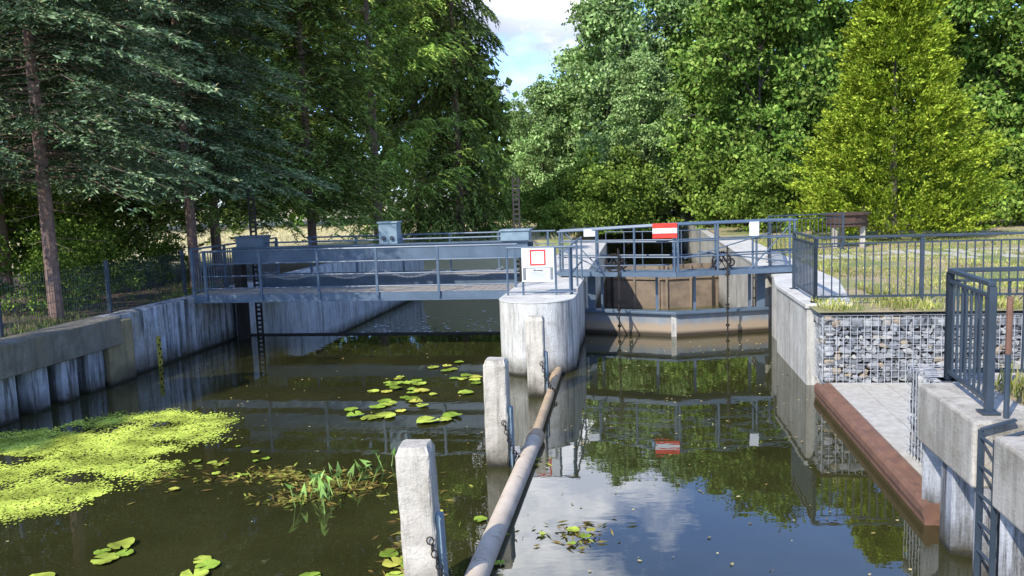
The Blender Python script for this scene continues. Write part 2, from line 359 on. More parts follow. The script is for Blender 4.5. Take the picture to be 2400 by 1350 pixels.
m=MB().box(-9.9,-2.2,19.9,21.0,1.2,1.3); mk('rear_deck',m,'plank',t)
m=MB().box(-9.95,-2.2,19.84,19.9,1.0,1.32).box(-9.95,-2.2,21.0,21.06,1.0,1.32); mk('edge_beam',m,'steel',t)
m=MB().box(-9.7,-2.55,18.08,18.4,2.2,2.225).box(-9.7,-2.55,18.08,18.4,1.84,1.865).box(-9.7,-2.55,18.14,18.16,1.865,2.2)
m.box(-9.7,-2.55,19.0,19.25,2.12,2.15).box(-9.7,-2.55,19.12,19.14,1.9,2.12)
mk('hoist_girder',m,'steel',t,label='deep blue grey I shaped hoist girder')
for a in (-9.6,-2.65):
    m=MB().box(a-.1,a+.1,18.12,18.38,-.4,1.84); mk('support_leg',m,'black',t)
m=MB().box(-6.02,-5.58,18.1,18.45,2.225,2.72).box(-6.05,-5.55,18.07,18.48,2.70,2.74)
mk('gearbox',m,'box',t,bevel=.012,label='tall pale blue grey gearbox')
for a in (-5.9,-5.7):
    m=MB().cyl((a,18.1,2.36),(a,18.05,2.36),.05,12).cyl((a,18.05,2.36),(a,18.03,2.36),.025,8)
    mk('drive_hub',m,'dark',t)
m=MB().box(-3.15,-2.5,18.05,18.5,2.225,2.46).box(-3.18,-2.47,18.02,18.53,2.44,2.48); mk('gearbox',m,'box',t,bevel=.012,label='low flat gearbox')
m=MB().box(-9.55,-8.9,18.05,18.5,2.225,2.48).box(-9.58,-8.87,18.02,18.53,2.46,2.5); mk('gearbox',m,'steel',t,bevel=.012)
m=MB().cyl((-8.9,18.28,2.32),(-6.02,18.28,2.32),.02,8); mk('drive_shaft',m,'steel',t)
m=MB().cyl((-5.58,18.28,2.32),(-3.15,18.28,2.32),.02,8); mk('drive_shaft',m,'steel',t)
for a,zt in ((-9.35,3.6),(-2.84,3.66)):
    m=MB().box(a-.085,a-.05,18.55,18.6,-.5,zt).box(a+.05,a+.085,18.55,18.6,-.5,zt)
    z=-.4
    while z<zt: m.box(a-.05,a+.05,18.555,18.595,z,z+.045); z+=.11
    mk('gate_rack',m,'black',t,label='tall black toothed gate rack')
m=MB()
for s0,s1 in ((-8.2,-7.),(-6.9,-5.7),(-5.5,-4.3),(-4.2,-2.9)):
    for i in range(26):
        f=i/25; a=s0+(s1-s0)*f; z=1.75-.16*(1-(2*f-1)**2)
        m.torus((a,16.72,z),(0,1,0) if i%2 else (0,0,1),.02,.004,8,4)
mk('safety_chain',m,'galv',t)
t=thing('weir_gate',(-6.2,18.8,0),'dark steel weir gate with water flush at its crest','gate')
m=MB().box(-9.98,-2.5,18.7,18.8,-2,.03); mk('gate_plate',m,'black',t)
m=MB().box(-9.98,-2.5,18.62,18.7,-.4,.02); mk('crest_rail',m,'black',t)
# ---------------- pier / island
t=thing('lock_pier',(-1.93,14.8,0),'round nosed weathered concrete pier between weir and lock','pier')
pl=[(-2.64,31.5)]
for i in range(0,25):
    th=math.pi+math.pi*i/24; pl.append((-1.945+.70*math.cos(th),14.86+.70*math.sin(th)))
pl+=[(-1.245,15.6),(-1.3,15.6),(-1.3,15.95),(-1.36,15.95),(-1.36,16.3),(-1.3,16.3),(-1.3,18.2),(-1.5,18.2),(-1.5,19.3),(-1.33,19.3),(-1.33,31.5)]
m=MB().prism(pl,-2.0,1.315); mk('pier_body',m,'conc',t)
pl2=[(-1.945+(a+1.945)*1.012,14.86+(b-14.86)*1.012) if b<15 else (a+(-.01 if a<-2 else .01),b) for a,b in pl]
m=MB().prism(pl2,1.317,1.34); mk('coping',m,'cope',t,bevel=.008)
t=thing('mooring_post',(-1.76,9.45,0),'weathered square concrete post standing in the water','post','concrete posts beside the floating boom')
w2=.138; CH=((-w2,-w2),(w2,-w2),(w2,w2),(-w2,w2))
m=MB(); zs=[-1.5]+[.0+i*.1 for i in range(13)]+[1.24,1.3]
for z in zs:
    k_=.8 if z>1.29 else 1.
    for i in range(4):
        x0,y0=CH[i]; x1,y1=CH[(i+1)%4]
        for f in (0,.08,.5,.92):
            jx,jy=rng.normal(size=2)*(.0035 if -1<z<1.29 else .006)
            cx0,cy0=x0+(x1-x0)*f,y0+(y1-y0)*f
            if f==0: cx0*=.96; cy0*=.96
            m.v.append((-1.76+cx0*k_+jx,9.45+cy0*k_+jy,z))
nr=16
for r in range(len(zs)-1):
    for i in range(nr): j=(i+1)%nr; m.f.append((r*nr+i,r*nr+j,(r+1)*nr+j,(r+1)*nr+i))
m.f.append(tuple((len(zs)-1)*nr+i for i in range(nr))); m.f.append(tuple(reversed(range(nr))))
s1=mk('post_shaft',m,'post',t)
m=MB().box(-1.76+w2+.004,-1.76+w2+.035,9.37,9.47,-.4,.72).box(-1.76+w2+.035,-1.76+w2+.045,9.33,9.51,-.4,.70); s2=mk('guide_rail',m,'box',t)
m=MB()
for i in range(16):
    f=i/15; m.torus((-1.66+.23*f,9.29-.05*f,.55-.45*f+.0-.12*math.sin(math.pi*f)),(1,0,0) if i%2 else (0,1,0),.028,.006,8,5,1.2)
s3=mk('chain',m,'black',t)
for b,a in ((6.12,-1.79),(12.85,-1.72)):
    n=copything(t,[s1,s2,s3],L((a,b,0)))
    if b<7: n.rotation_euler=(0,math.radians(-1.6),math.radians(4))
t=thing('floating_boom',(-1.5,9,.06),'long floating steel pipe boom running past the posts','boom')
m=MB().cyl((-1.53,14.6,.08),(-1.43,10.25,.07),.068,16).cyl((-1.53,13.9,.08),(-1.525,13.6,.08),.085,16); mk('pipe_section',m,'pipeA',t,label='tan rust spotted pipe section')
for b0,b1 in ((10.25,7.6),(7.6,4.9),(4.9,2.0)):
    m=MB().cyl((-1.42,b0,.065),(-1.42,b1,.065),.1,40); mk('pipe_section',m,'pipeB',t,label='thicker pale beige worn pipe section')
m=MB().cyl((-1.42,10.36,.065),(-1.42,10.12,.065),.113,28); mk('collar',m,'pipeA',t)
# ---------------- notice board
t=thing('notice_sign',(-1.95,15.25,1.34),'white notice sign with red square outline and black text','sign')
y0=15.2
A0,A1,Z0,Z1=-2.26,-1.64,1.6,2.24
m=MB().box(A0,A1,y0,y0+.012,Z0,Z1); mk('sign_plate',m,'white',t,bevel=.004)
cx=(A0+A1)/2; cz=2.06; h=.15;k_=.03
m=MB().box(cx-h,cx+h,y0-.004,y0-.001,cz+h-k_,cz+h).box(cx-h,cx+h,y0-.004,y0-.001,cz-h,cz-h+k_).box(cx-h,cx-h+k_,y0-.004,y0-.001,cz-h+k_,cz+h-k_).box(cx+h-k_,cx+h,y0-.004,y0-.001,cz-h+k_,cz+h-k_)
mk('red_square',m,'red',t)
m=MB().box(A0+.02,A0+.08,y0-.003,y0-.001,Z0+.03,Z0+.27).box(A1-.08,A1-.02,y0-.003,y0-.001,Z0+.03,Z0+.27).box(A0+.08,A1-.08,y0-.003,y0-.001,Z0+.255,Z0+.27)
mk('grey_border',m,'greyink',t)
m=MB()
for i in range(7):
    wd=.17+.03*((i*37)%3)-.02; m.box(cx-wd,cx+wd-.03*(i%2),y0-.003,y0-.001,Z0+.05+i*.021,Z0+.056+i*.021)
mk('text_lines',m,'greyink',t)
def text(body,size,a,b,z,mat,parent,name):
    cu=bpy.data.curves.new(name,'FONT'); cu.body=body; cu.size=size; cu.align_x='CENTER'; cu.extrude=.001; cu.offset=.001
    tmp=bpy.data.objects.new('tmp',cu); col.objects.link(tmp); dg=bpy.context.evaluated_depsgraph_get(); dg.update()
    me=bpy.data.meshes.new_from_object(tmp.evaluated_get(dg)); bpy.data.objects.remove(tmp)
    me.materials.clear(); me.materials.append(M[mat])
    o=bpy.data.objects.new(name,me); col.objects.link(o); o.parent=parent
    o.location=Vector(L((a,b,z)))-parent_world[parent.name]; o.rotation_euler=(math.radians(90),0,-math.atan2(S_,C_)); return o
text('Hinweis!',.06,cx,y0-.004,Z0+.2,'ink',t,'lettering')
m=MB().cyl((-2.25,15.24,1.34),(-2.25,15.24,2.25),.022,8).cyl((-1.62,15.24,1.34),(-1.62,15.24,2.25),.022,8).cyl((-2.55,15.24,2.25),(-1.25,15.24,2.25),.022,8).cyl((-2.6,15.24,1.4),(-1.25,15.24,1.4),.015,8)
for a in (-2.55,-1.35): m.cyl((a,15.24,1.34),(a,15.24,2.25),.02,8)
mk('frame',m,'rail',t)
t=thing('pier_railing',(-1.3,16.5,1.34),'blue grey tube railing along the lock pier','railing')
m=MB()
for b in (15.3,16.6,17.9): m.cyl((-1.32,b,1.34),(-1.32,b,2.28),.02,8)
for z in (1.75,2.28): m.cyl((-1.32,15.3,z),(-1.32,17.9,z),.018,8)
mk('tube_rails',m,'rail',t)
# ---------------- upper lock gates
def leaf(sgn,label):
    ae=-1.33 if sgn<0 else 2.79; ap=.73
    t=thing('lock_gate',(ae,18.7,0),label,'lock gate','mitre gates of the lock')
    def P(f,off=0): 
        a=ae+(ap-ae)*f; return (a,18.74+(18.12-18.74)*f-off)
    q0,q1=P(0),P(1); r0,r1=P(0,-.22),P(1,-.22)
    m=MB(); m.prism([q0,q1,r1,r0] if sgn<0 else [q1,q0,r0,r1],-1.6,.5); mk('gate_skin',m,'gatep',t)
    q0,q1=P(0,.1),P(1,.1)
    m=MB(); m.prism([q0,q1,r1,r0] if sgn<0 else [q1,q0,r0,r1],.5,.55); mk('top_ledge',m,'steel',t,bevel=.006)
    if sgn<0:
        m=MB().box(.62,.73,18.12,18.16,-.3,.5); mk('mitre_post',m,'cham',t)
    for f in (.08,.2,.8):
        a,b=P(f,-.1); wd=.09 if f<.1 else .03; m=MB().box(a-wd,a+wd,b-.04,b+.04,.55,1.42); mk('frame_post',m,'steel',t)
    aw=-1.9 if sgn<0 else 3.35
    p0=(aw,18.45);p1=(ap,17.70);p2=(ap,18.32);p3=(aw,19.05)
    m=MB(); m.prism([p0,p1,p2,p3] if sgn<0 else [p1,p0,p3,p2],1.42,1.46)
    m.beam((*p0,1.42),(*p1,1.42),.05,.1); m.beam((*p3,1.42),(*p2,1.42),.05,.1); mk('walkway',m,'steel',t,label='narrow steel walkway with grating')
    m=MB()
    for (u,v) in ((p0,p1),(p3,p2)):
        for z in (1.8,2.14,2.5): m.cyl((*u,z-(.12 if z>2.4 and sgn<0 else 0)),(*v,z),.026 if z>2.4 else .016,8)
        for f in (.02,.34,.66,.985):
            a=u[0]+(v[0]-u[0])*f;b=u[1]+(v[1]-u[1])*f; m.cyl((a,b,1.44),(a,b,2.5-(.12*(1-f) if sgn<0 else 0)),.024,8)
    m.cyl((p0[0]*.6+p1[0]*.4,p0[1]*.6+p1[1]*.4,1.46),(p0[0]*.95+p1[0]*.05,p0[1],2.4),.015,6)
    mk('railing',m,'rail',t)
    aw=-.62 if sgn<0 else 1.72; bw=18.2; zc=1.66; rr=.19
    m=MB().torus((aw,bw,zc),(0,1,0),rr,.018,28,6)
    for i in range(6):
        th=i*math.pi/3; m.cyl((aw,bw,zc),(aw+rr*math.cos(th),bw,zc+rr*math.sin(th)),.011,6)
    for i in range(28):
        th=i*2*math.pi/28; m.box(aw+(rr+.026)*math.cos(th)-.01,aw+(rr+.026)*math.cos(th)+.01,bw-.02,bw+.02,zc+(rr+.026)*math.sin(th)-.01,zc+(rr+.026)*math.sin(th)+.01)
    m.cyl((aw,bw-.06,zc),(aw,bw+.3,zc),.03,10); m.torus((aw+.2,bw+.08,zc-.04),(0,1,0),.08,.016,18,6)
    mk('winch_wheel',m,'black',t,label='spoked black iron gear wheel')
    m=MB().beam((aw-.24,bw+.1,1.46),(aw,bw+.1,1.8),.04,.04).beam((aw+.24,bw+.1,1.46),(aw,bw+.1,1.8),.04,.04); mk('winch_bracket',m,'dark',t)
    bw=17.98
    m=MB().cyl((aw+.1,bw-.02,-.4),(aw+.1,bw-.02,2.0),.016,8)
    for z in (.05,.25,.62,.7,1.35): m.cyl((aw+.1,bw-.02,z),(aw+.1,bw-.02,z+.05),.04,8)
    for i in range(24): m.box(aw+.1,aw+.135,bw-.035,bw-.01,.9+i*.045,.92+i*.045)
    mk('paddle_rod',m,'black',t)
    if sgn<0: bars=[((-2.0,18.2,2.1),(-.9,18.0,1.55)),((-.9,18.0,1.62),(.6,17.95,1.62))]
    else: bars=[((.9,17.9,1.75),(2.7,18.1,2.25)),((1.2,17.95,1.9),(3.2,18.3,1.6))]
    for u,v in bars: m=MB().cyl(u,v,.014,8); mk('operating_bar',m,'rail',t)
    m=MB()
    if sgn<0: m.box(-1.28,-1.02,18.2,18.21,2.27,2.43)
    else: m.box(2.3,2.5,18.1,18.11,2.2,2.5)
    mk('white_plate',m,'white',t)
leaf(-1,'blue grey mitre gate leaf with walkway and striped board'); leaf(1,'blue grey mitre gate leaf with walkway and white plate')
t=thing('stop_board',(.5,17.65,2.2),'red white red striped stop board on the gate railing','sign')
m=MB().box(.23,.75,17.655,17.665,2.22,2.54); mk('board_plate',m,'red',t)
m=MB().box(.23,.75,17.648,17.653,2.325,2.435); mk('white_stripe',m,'white',t)
for sgn in (-1,1):
    ae=-1.33 if sgn<0 else 2.79; t=thing('lock_gate',(ae,31,-1),'rust brown lower mitre gate leaf of the lock','lock gate','mitre gates of the lock')
    pl=[(ae,30.8),(.73,30.1),(.73,30.3),(ae,31.0)]; m=MB().prism(pl if sgn<0 else pl[::-1],-1.8,.5); mk('gate_skin',m,'gate',t)
    for f in (.1,.5,.93):
        a=ae+(.73-ae)*f; b=30.8-.7*f; m=MB().box(a-.04,a+.04,b-.08,b,-1.5,.5); mk('stiffener',m,'gate' if f>.2 else 'black',t)
    m=MB().beam((ae,30.76,.0),(.73,30.06,.0),.06,.06); mk('cross_beam',m,'gate',t)
    m=MB()
    for z in (1.35,1.75): m.cyl((ae,30.7,z),(.73,30.0,z),.02,6)
    for f in (0,.33,.66,1): a=ae+(.73-ae)*f; m.cyl((a,30.7-.7*f,.5),(a,30.7-.7*f,1.75),.02,6)
    mk('railing',m,'rail',t)
# ---------------- right walls
t=thing('lock_wall',(2.8,16,0),'pale concrete lock wall with pale coping','wall')
m=MB().prism([(2.62,13.56),(3.3,13.56),(3.3,63),(2.8,63),(2.8,19.4),(3.0,19.4),(3.0,18.2),(2.78,18.2),(2.78,16.5),(2.6,16.4)],-2,1.26); mk('wall',m,'cham',t,bevel=.015)
m=MB().prism([(2.59,13.53),(3.32,13.53),(3.9,17.0),(3.9,31.5),(2.78,31.5),(2.78,18.0),(2.57,16.4)],1.262,1.34); mk('coping',m,'cope',t,bevel=.015)
m=MB()
for z in np.arange(-1,1.3,.25): m.cyl((2.74,20.5,z),(2.74,20.9,z),.015,6)
m.cyl((2.74,20.5,-1),(2.74,20.5,1.2),.015,6).cyl((2.74,20.9,-1),(2.74,20.9,1.2),.015,6)
mk('chamber_ladder',m,'black',t)
bm=bmesh.new(); bmesh.ops.create_icosphere(bm,subdivisions=2,radius=1.); IV=np.array([v.co[:] for v in bm.verts]); IF=np.array([[v.index for v in f.verts] for f in bm.faces]); bm.free()
def gabion(name,a0,a1,b0,b1,z0,z1,label,faces):
    t=thing(name,((a0+a1)/2,(b0+b1)/2,z0),label,'gabion','stone filled wire baskets')
    m=MB().box(a0+.09,a1-.1,b0+.09,b1-.1,z0,z1-.06); mk('core',m,'black',t)  # added black filler, stands in for the shade in gaps between stones
    V=[];Fc=[]
    def stones(org,du,dv,nu,nv,dep):
        y=0
        while y<nv-.02:
            hh=rng.uniform(.05,.095); x=rng.uniform(-.05,0)
            while x<nu-.02:
                ww=rng.uniform(.06,.19); h2=hh*rng.uniform(.85,1.35)
                c=org+du*(min(max(x+ww/2,.04),nu-.05))+dv*(min(y+hh/2+rng.uniform(-.02,.02),nv-.04))+dep*rng.uniform(.06,.09)
                P=IV*1.9
                for _ in range(6):
                    nv_=nrm(rng.normal(size=3)*np.array([1,1,.35])); d=P@nv_; lim=rng.uniform(.7,1.0); P=P-np.maximum(d-lim,0)[:,None]*nv_
                P=np.clip(P,-1.0,1.0); P[:,2]=np.maximum(P[:,2],-.5)
                th=rng.uniform(-.5,.5); u=P[:,0]*math.cos(th)-P[:,1]*math.sin(th); v=P[:,0]*math.sin(th)+P[:,1]*math.cos(th)
                V.append(c+du*(u*ww*.5)[:,None]+dv*(v*h2*.54)[:,None]+dep*(P[:,2]*.085)[:,None]); Fc.append(IF+len(IV)*(len(V)-1)); x+=ww
            y+=hh
    nvec=np.array([1.,0,0]);bvec=np.array([0,1.,0]);zv=np.array([0,0,1.]); o_=np.array
    if 'f' in faces: stones(o_([a0,b0,z0]),nvec,zv,a1-a0,z1-z0,bvec)
    if 'l' in faces: stones(o_([a0,b0,z0]),bvec,zv,b1-b0,z1-z0,nvec)
    if 't' in faces: stones(o_([a0,b0,z1]),nvec,bvec,a1-a0,b1-b0,-zv)
    V=np.concatenate(V); V=np.stack([V[:,0]*C_+V[:,1]*S_,-V[:,0]*S_+V[:,1]*C_,V[:,2]],1)-np.array(parent_world[t.name])
    o=bpy.data.objects.new('stone_fill',npmesh('stone_fill',V,np.concatenate(Fc),'stone',3)); o.parent=t; col.objects.link(o); o['kind']='stuff'
    m=MB(); r=.0045
    for a in np.arange(a0,a1+.01,.1): 
        m.cyl((a,b0-.01,z0),(a,b0-.01,z1),r,3).cyl((a,b0-.01,z1+.01),(a,b1+.01,z1+.01),r,3)
    for z in np.arange(z0,z1+.01,.1): m.cyl((a0,b0-.01,z),(a1,b0-.01,z),r,3).cyl((a0-.01,b0,z),(a0-.01,b1,z),r,3)
    for b in np.arange(b0,b1+.01,.1): m.cyl((a0-.01,b,z0),(a0-.01,b,z1),r,3).cyl((a0,b,z1+.01),(a1,b,z1+.01),r,3)
    mk('wire_basket',m,'galv',t)
gabion('gabion_wall',2.72,6.3,12.85,13.5,.2,1.24,'grey and tan stone filled gabion wall behind the landing','flt')
gabion('gabion_wall',2.93,3.6,8.3,9.5,.2,1.2,'short gabion basket stack at the end of the landing','flt')
t=thing('boat_landing',(3.5,10.5,.15),'low paved landing with a rusty steel edge beam','landing')
m=MB()
for i in range(9):
    for j in range(10):
        a=2.84+i*.4; b=8.2+j*.47
        m.box(a,a+.392,b,b+.462,.1,.2)
mk('paving_slabs',m,'paver',t)
m=MB()
prof=[(2.82,.15),(2.82,.21),(2.77,.212),(2.75,.19),(2.68,.185),(2.655,.212),(2.62,.205),(2.595,.17),(2.59,.10),(2.61,.04),(2.61,-.12),(2.82,-.12)]
n=len(prof); m.v=[(a,7.9,z) for a,z in prof]+[(a,12.83,z) for a,z in prof]
m.f=[tuple(range(n)),tuple(range(2*n-1,n-1,-1))]+[(i,(i+1)%n,n+(i+1)%n,n+i) for i in range(n)]
mk('edge_beam',m,'rust',t)
m=MB(); b=7.9;pts=[]
while b<12.3:
    for db,da in [(0,0),(.12,.14),(.42,.14),(.54,0)]: pts.append((2.64+da,b+db))
    b+=.84
pts+=[(3.2,12.8),(3.2,7.9)]; m.prism(pts,-1.5,-.1); mk('sheet_piles',m,'pile',t)
t=thing('stone_stairs',(5.4,11,.2),'pale stone steps rising from the landing to the lawn','stairs')
m=MB()
for i in range(7): m.box(4.6+i*.3,6.6,9.9,12.3,.2+i*.155,.2+(i+1)*.155)
mk('steps',m,'paver',t,bevel=.015)
m=MB().box(6.3,6.7,8.6,9.9,.0,1.3); mk('side_wall',m,'capR',t)
m=MB().box(3.6,6.7,8.25,8.59,.1,1.3); mk('side_wall',m,'capR',t)
t=thing('quay_wall',(2.8,7.4,0),'concrete capped quay wall on pale sheet piles','wall')
for b0,b1 in ((6.72,8.05),(-3,6.35)):
    m=MB().box(2.56,3.15,b0,b1,.8,1.35); mk('concrete_cap',m,'capR',t,bevel=.025)
    m=MB(); b=b1-.02; pts=[]
    while b>b0+.5:
        for db,da in [(0,0),(-.1,.22),(-.38,.22),(-.48,0)]: pts.append((2.62+da,b+db))
        b-=.74
    pts=[(a,bb) for a,bb in pts if bb>b0]
    pts+=[(2.62,b0+.01),(3.1,b0+.01),(3.1,b1-.02)]; m.prism(pts[::-1],-1.5,.8); mk('sheet_piles',m,'pile',t)
m=MB().box(2.95,3.1,6.35,6.72,-1.5,1.3); mk('recess_back',m,'pile',t)
t=thing('quay_ladder',(2.6,6.53,0),'dark steel ladder in the quay recess with rusty hand posts','ladder')
m=MB()
for b in (6.39,6.67): m.beam((2.6,b,-.8),(2.6,b,1.3),.04,.016)
z=-.6
while z<1.3: m.cyl((2.6,6.39,z),(2.6,6.67,z),.014,8); z+=.23
m.beam((2.6,6.39,1.3),(2.85,6.39,1.38),.04,.016).beam((2.6,6.67,1.3),(2.85,6.67,1.38),.04,.016)
mk('rungs_and_stiles',m,'dark',t)
for b,zz in ((6.82,2.32),(6.3,2.28)):
    m=MB().cyl((2.84,b,1.35),(2.84,b,zz),.022,10); mk('hand_post',m,'dark',t); m=MB().cyl((2.84,b,zz-.45),(2.84,b,zz+.005),.024,10); mk('hand_grip',m,'rust',t)
m=MB()
for i in range(55):
    for j in range(5):
        if rng.random()<.35: continue
        a=4.2+i*.52+rng.uniform(-.01,.01); b=21.6+j*.6; m.box(a,a+.40,b,b+.40,1.25,1.32+rng.uniform(0,.01))
mk('pavement',m,'paver',kind='structure')
t=thing('wooden_tub',(6.2,26.2,1.3),'round dark wooden tub on concrete legs under the tree','tub')
m=MB().cyl((6.2,26.2,1.95),(6.2,26.2,2.3),.6,18).cyl((6.2,26.2,2.3),(6.2,26.2,2.36),.68,18); mk('tub',m,'wood',t)
for a,b in ((5.8,25.95),(6.6,25.95),(6.2,26.7)):
    m=MB().box(a-.07,a+.07,b-.07,b+.07,1.3,1.95); mk('leg',m,'capR',t)
m=MB().torus((6.2,26.2,2.05),(0,0,1),.61,.02,24,5); mk('hoop',m,'black',t)
t=thing('culvert_bridge',(1.2,58,1),'distant pale concrete footbridge over the canal','bridge')
m=MB().box(-.6,3.4,58,59.0,2.5,2.7); mk('deck',m,'capR',t)
for a in (-.6,3.1): m=MB().box(a,a+.3,58,59,-1.2,2.5); mk('abutment',m,'black',t)
# ---------------- vegetation generators
def mesh_from_mb(name,mb,mat):
    me=bpy.data.meshes.new(name); me.from_pydata(mb.v,[],mb.f); me.update(); me.materials.append(M[mat]); return me
def conifer(H,R,z0,nb,K,m,nl,nw,droop,mat,bark,tr=.13,pw=.8,rise=.15,hang=.3,th=.32,rnd=.25,tp=.8):
    h=z0+(H-z0)*np.sort(rng.random(nb))**1.05; az=rng.random(nb)*2*math.pi
    ln=R*(1-(h-z0)/(H-z0)*.97)**pw*rng.uniform(.55,1.15,nb)+.25
    out=np.stack([np.cos(az),np.sin(az),0*az],1); side=np.stack([-np.sin(az),np.cos(az),0*az],1)
    def bp(t):
        return out[:,None]*(ln[:,None]*t)[...,None]+np.array([0,0,1.])*(h[:,None]+rise*ln[:,None]*t-droop*ln[:,None]*t**2)[...,None]
    t=rng.uniform(.04,1,(nb,K))**tp; B=bp(t)
    sg=np.where(rng.random((nb,K))<.5,-1,1.)
    tw=nrm(out[:,None]*.8+side[:,None]*(sg*rng.uniform(.2,1.,(nb,K)))[...,None]+np.array([0,0,1.])*rng.uniform(-.15,.1,(nb,K))[...,None])
    tl=th*ln[:,None]*(1.1-t)+.2
    s_=(np.arange(m)[None,None]+rng.random((nb,K,m)))/m
    C=B[:,:,None]+tw[:,:,None]*(s_*tl[...,None])[...,None]; C[...,2]-=hang*(s_**2)*tl[...,None]
    sd=np.cross(tw,np.array([0,0,1.])); sgn2=np.where(np.arange(m)%2==0,1.,-1.)[None,None,:,None]*rng.uniform(.1,.9,(nb,K,m,1))
    D=tw[:,:,None]*.8+sd[:,:,None]*sgn2*.8+rng.normal(size=(nb,K,m,3))*rnd; D[...,2]-=hang*.7*(.4+s_)
    C=C.reshape(-1,3);D=D.reshape(-1,3); n=len(C)
    crown=leaves('crown',C,D,nl*rng.uniform(.6,1.3,n),nw*rng.uniform(.7,1.2,n),mat)
    mb=MB()
    for i in range(10): mb.cyl((0,0,-.2+H*i/10),(0,0,-.2+H*(i+1)/10),tr*(1-i/10)+.01,9,tr*(1-(i+1)/10)+.01)
    tt=np.zeros((nb,1)); 
    pA=bp(tt+.0)[:,0];pM=bp(tt+.5)[:,0];pB=bp(tt+.9)[:,0]
    for i in range(nb): mb.cyl(tuple(pA[i]),tuple(pM[i]),.014,3,.009); mb.cyl(tuple(pM[i]),tuple(pB[i]),.009,3,.003)
    for i in range(16):
        a=rng.random()*6.28; z=z0*rng.uniform(.4,1); l=rng.uniform(.3,1.2); mb.cyl((0,0,z),(math.cos(a)*l,math.sin(a)*l,z-.15*l),.009,3,.003)
    return mesh_from_mb('trunk',mb,bark),crown
def broad(H,R,z0,ncl,npl,size,mat,bark,tr=.18,sp=.42,nlobe=11):
    lc=[];lr=[]
    for i in range(nlobe):
        f=(i+.5)/nlobe; z=z0+(H-z0)*(.1+.82*f); rad=R*math.sin(math.pi*min(.95,.2+.75*f))**.7*.66; a=i*2.4+rng.uniform(-.5,.5)
        lc.append((rad*math.cos(a),rad*math.sin(a),z)); lr.append(R*rng.uniform(.32,.52)*(1-.35*f))
    lc.append((0,0,H-R*.35)); lr.append(R*.33); lc=np.array(lc);lr=np.array(lr)
    idx=rng.integers(0,len(lc),ncl); d=nrm(rng.normal(size=(ncl,3))); cc=lc[idx]+d*(lr[idx]*rng.uniform(.6,1.25,ncl))[:,None]*np.array([1,1,1.15])
    n=ncl*npl
    off=rng.normal(size=(ncl,npl,3))*sp*rng.uniform(.4,1.0,(ncl,1,1))*np.array([1,1,.5])
    C=(cc[:,None]+off).reshape(-1,3); C[:,2]=np.maximum(C[:,2],.1)
    D=rng.normal(size=(n,3))+np.repeat(d,npl,0)*.5; D[:,2]-=.25
    crown=leaves('crown',C,D,size*rng.uniform(.6,1.25,n),size*.72*rng.uniform(.6,1.2,n),mat)
    mb=MB(); fz=.75
    for i in range(8): mb.cyl((0,0,-.2+H*fz*i/8),(0,0,-.2+H*fz*(i+1)/8),tr*(1-.85*i/8),9,tr*(1-.85*(i+1)/8))
    for c_ in lc:
        zb=max(z0*.8,c_[2]-R*.55); zb=min(zb,H*.7); mb.cyl((0,0,zb),tuple(c_),tr*.35,5,.02)
        for _ in range(4):
            e=c_+nrm(rng.normal(size=3))*R*.35; mb.cyl(tuple(c_),tuple(e),.02,4,.006)
    return mesh_from_mb('trunk',mb,bark),crown
def cypress(H,R,ncl,npl):
    f=rng.random(ncl)**1.1; z=.2+f*(H-1.0); az=rng.random(ncl)*6.283
    lump=1+.14*np.sin(az*2+z*1.1)+.14*np.sin(az*5-z*2.1)+.1*np.sin(z*5)
    rad=R*((1-f)**.66)*np.minimum(1,.78+f*1.8)*lump*rng.uniform(.5,.95,ncl)
    base=np.stack([rad*np.cos(az),rad*np.sin(az),z],1); o=nrm(np.stack([np.cos(az),np.sin(az),rng.uniform(.1,.9,ncl)],1)+rng.normal(size=(ncl,3))*.15)
    ln=(.45+.45*(1-f))*rng.uniform(.6,1.25,ncl)
    s=rng.random((ncl,npl,1)); wd=.1*(1-s)+.025
    C=(base[:,None]+o[:,None]*s*ln[:,None,None]+rng.normal(size=(ncl,npl,3))*wd*np.array([1.4,1.4,.5]))
    C=C.reshape(-1,3); n=len(C)
    D=np.repeat(o,npl,0)+rng.normal(size=(n,3))*.4
    return leaves('crown',C,D,.14*rng.uniform(.5,1.3,n),.07,'cyp')
def place(name,meshes,x,y,z,label,cat,rot=0,sc=1,group=None,szz=None):
    o=bpy.data.objects.new(name,None); o.location=(x,y,z); o.rotation_euler=(0,0,rot); o.scale=(sc,sc,szz or sc); col.objects.link(o)
    setmeta(o,label,cat,None,group)
    for nm,me in meshes:
        c=bpy.data.objects.new(nm,me); c.parent=o; col.objects.link(c)
    return o
bs=conifer(16,3.3,2.7,460,27,15,.12,.032,.3,'spruceB','barkr',.13,.5,.12,.28,.34,.25,1.0)
sp=conifer(18,3.8,2.2,360,20,11,.21,.05,.5,'spruce','barkr',.17,.7,.12,.5,.36,.2)
dr=conifer(19,3.2,.7,330,16,10,.24,.06,.75,'spruce','barkr',.2,.65,.15,1.2,.34,.2)
la=conifer(19,5.2,2.0,190,28,13,.19,.042,.1,'larch','barkr',.2,.7,.32,.6,.34,.18)
lab={'b':'tall blue green spruce with bare reddish lower trunk','s':'tall dense green spruce','d':'spruce with long drooping curtain branches','l':'light green larch with feathery sweeping branches'}
MS={'b':bs,'s':sp,'d':dr,'l':la}
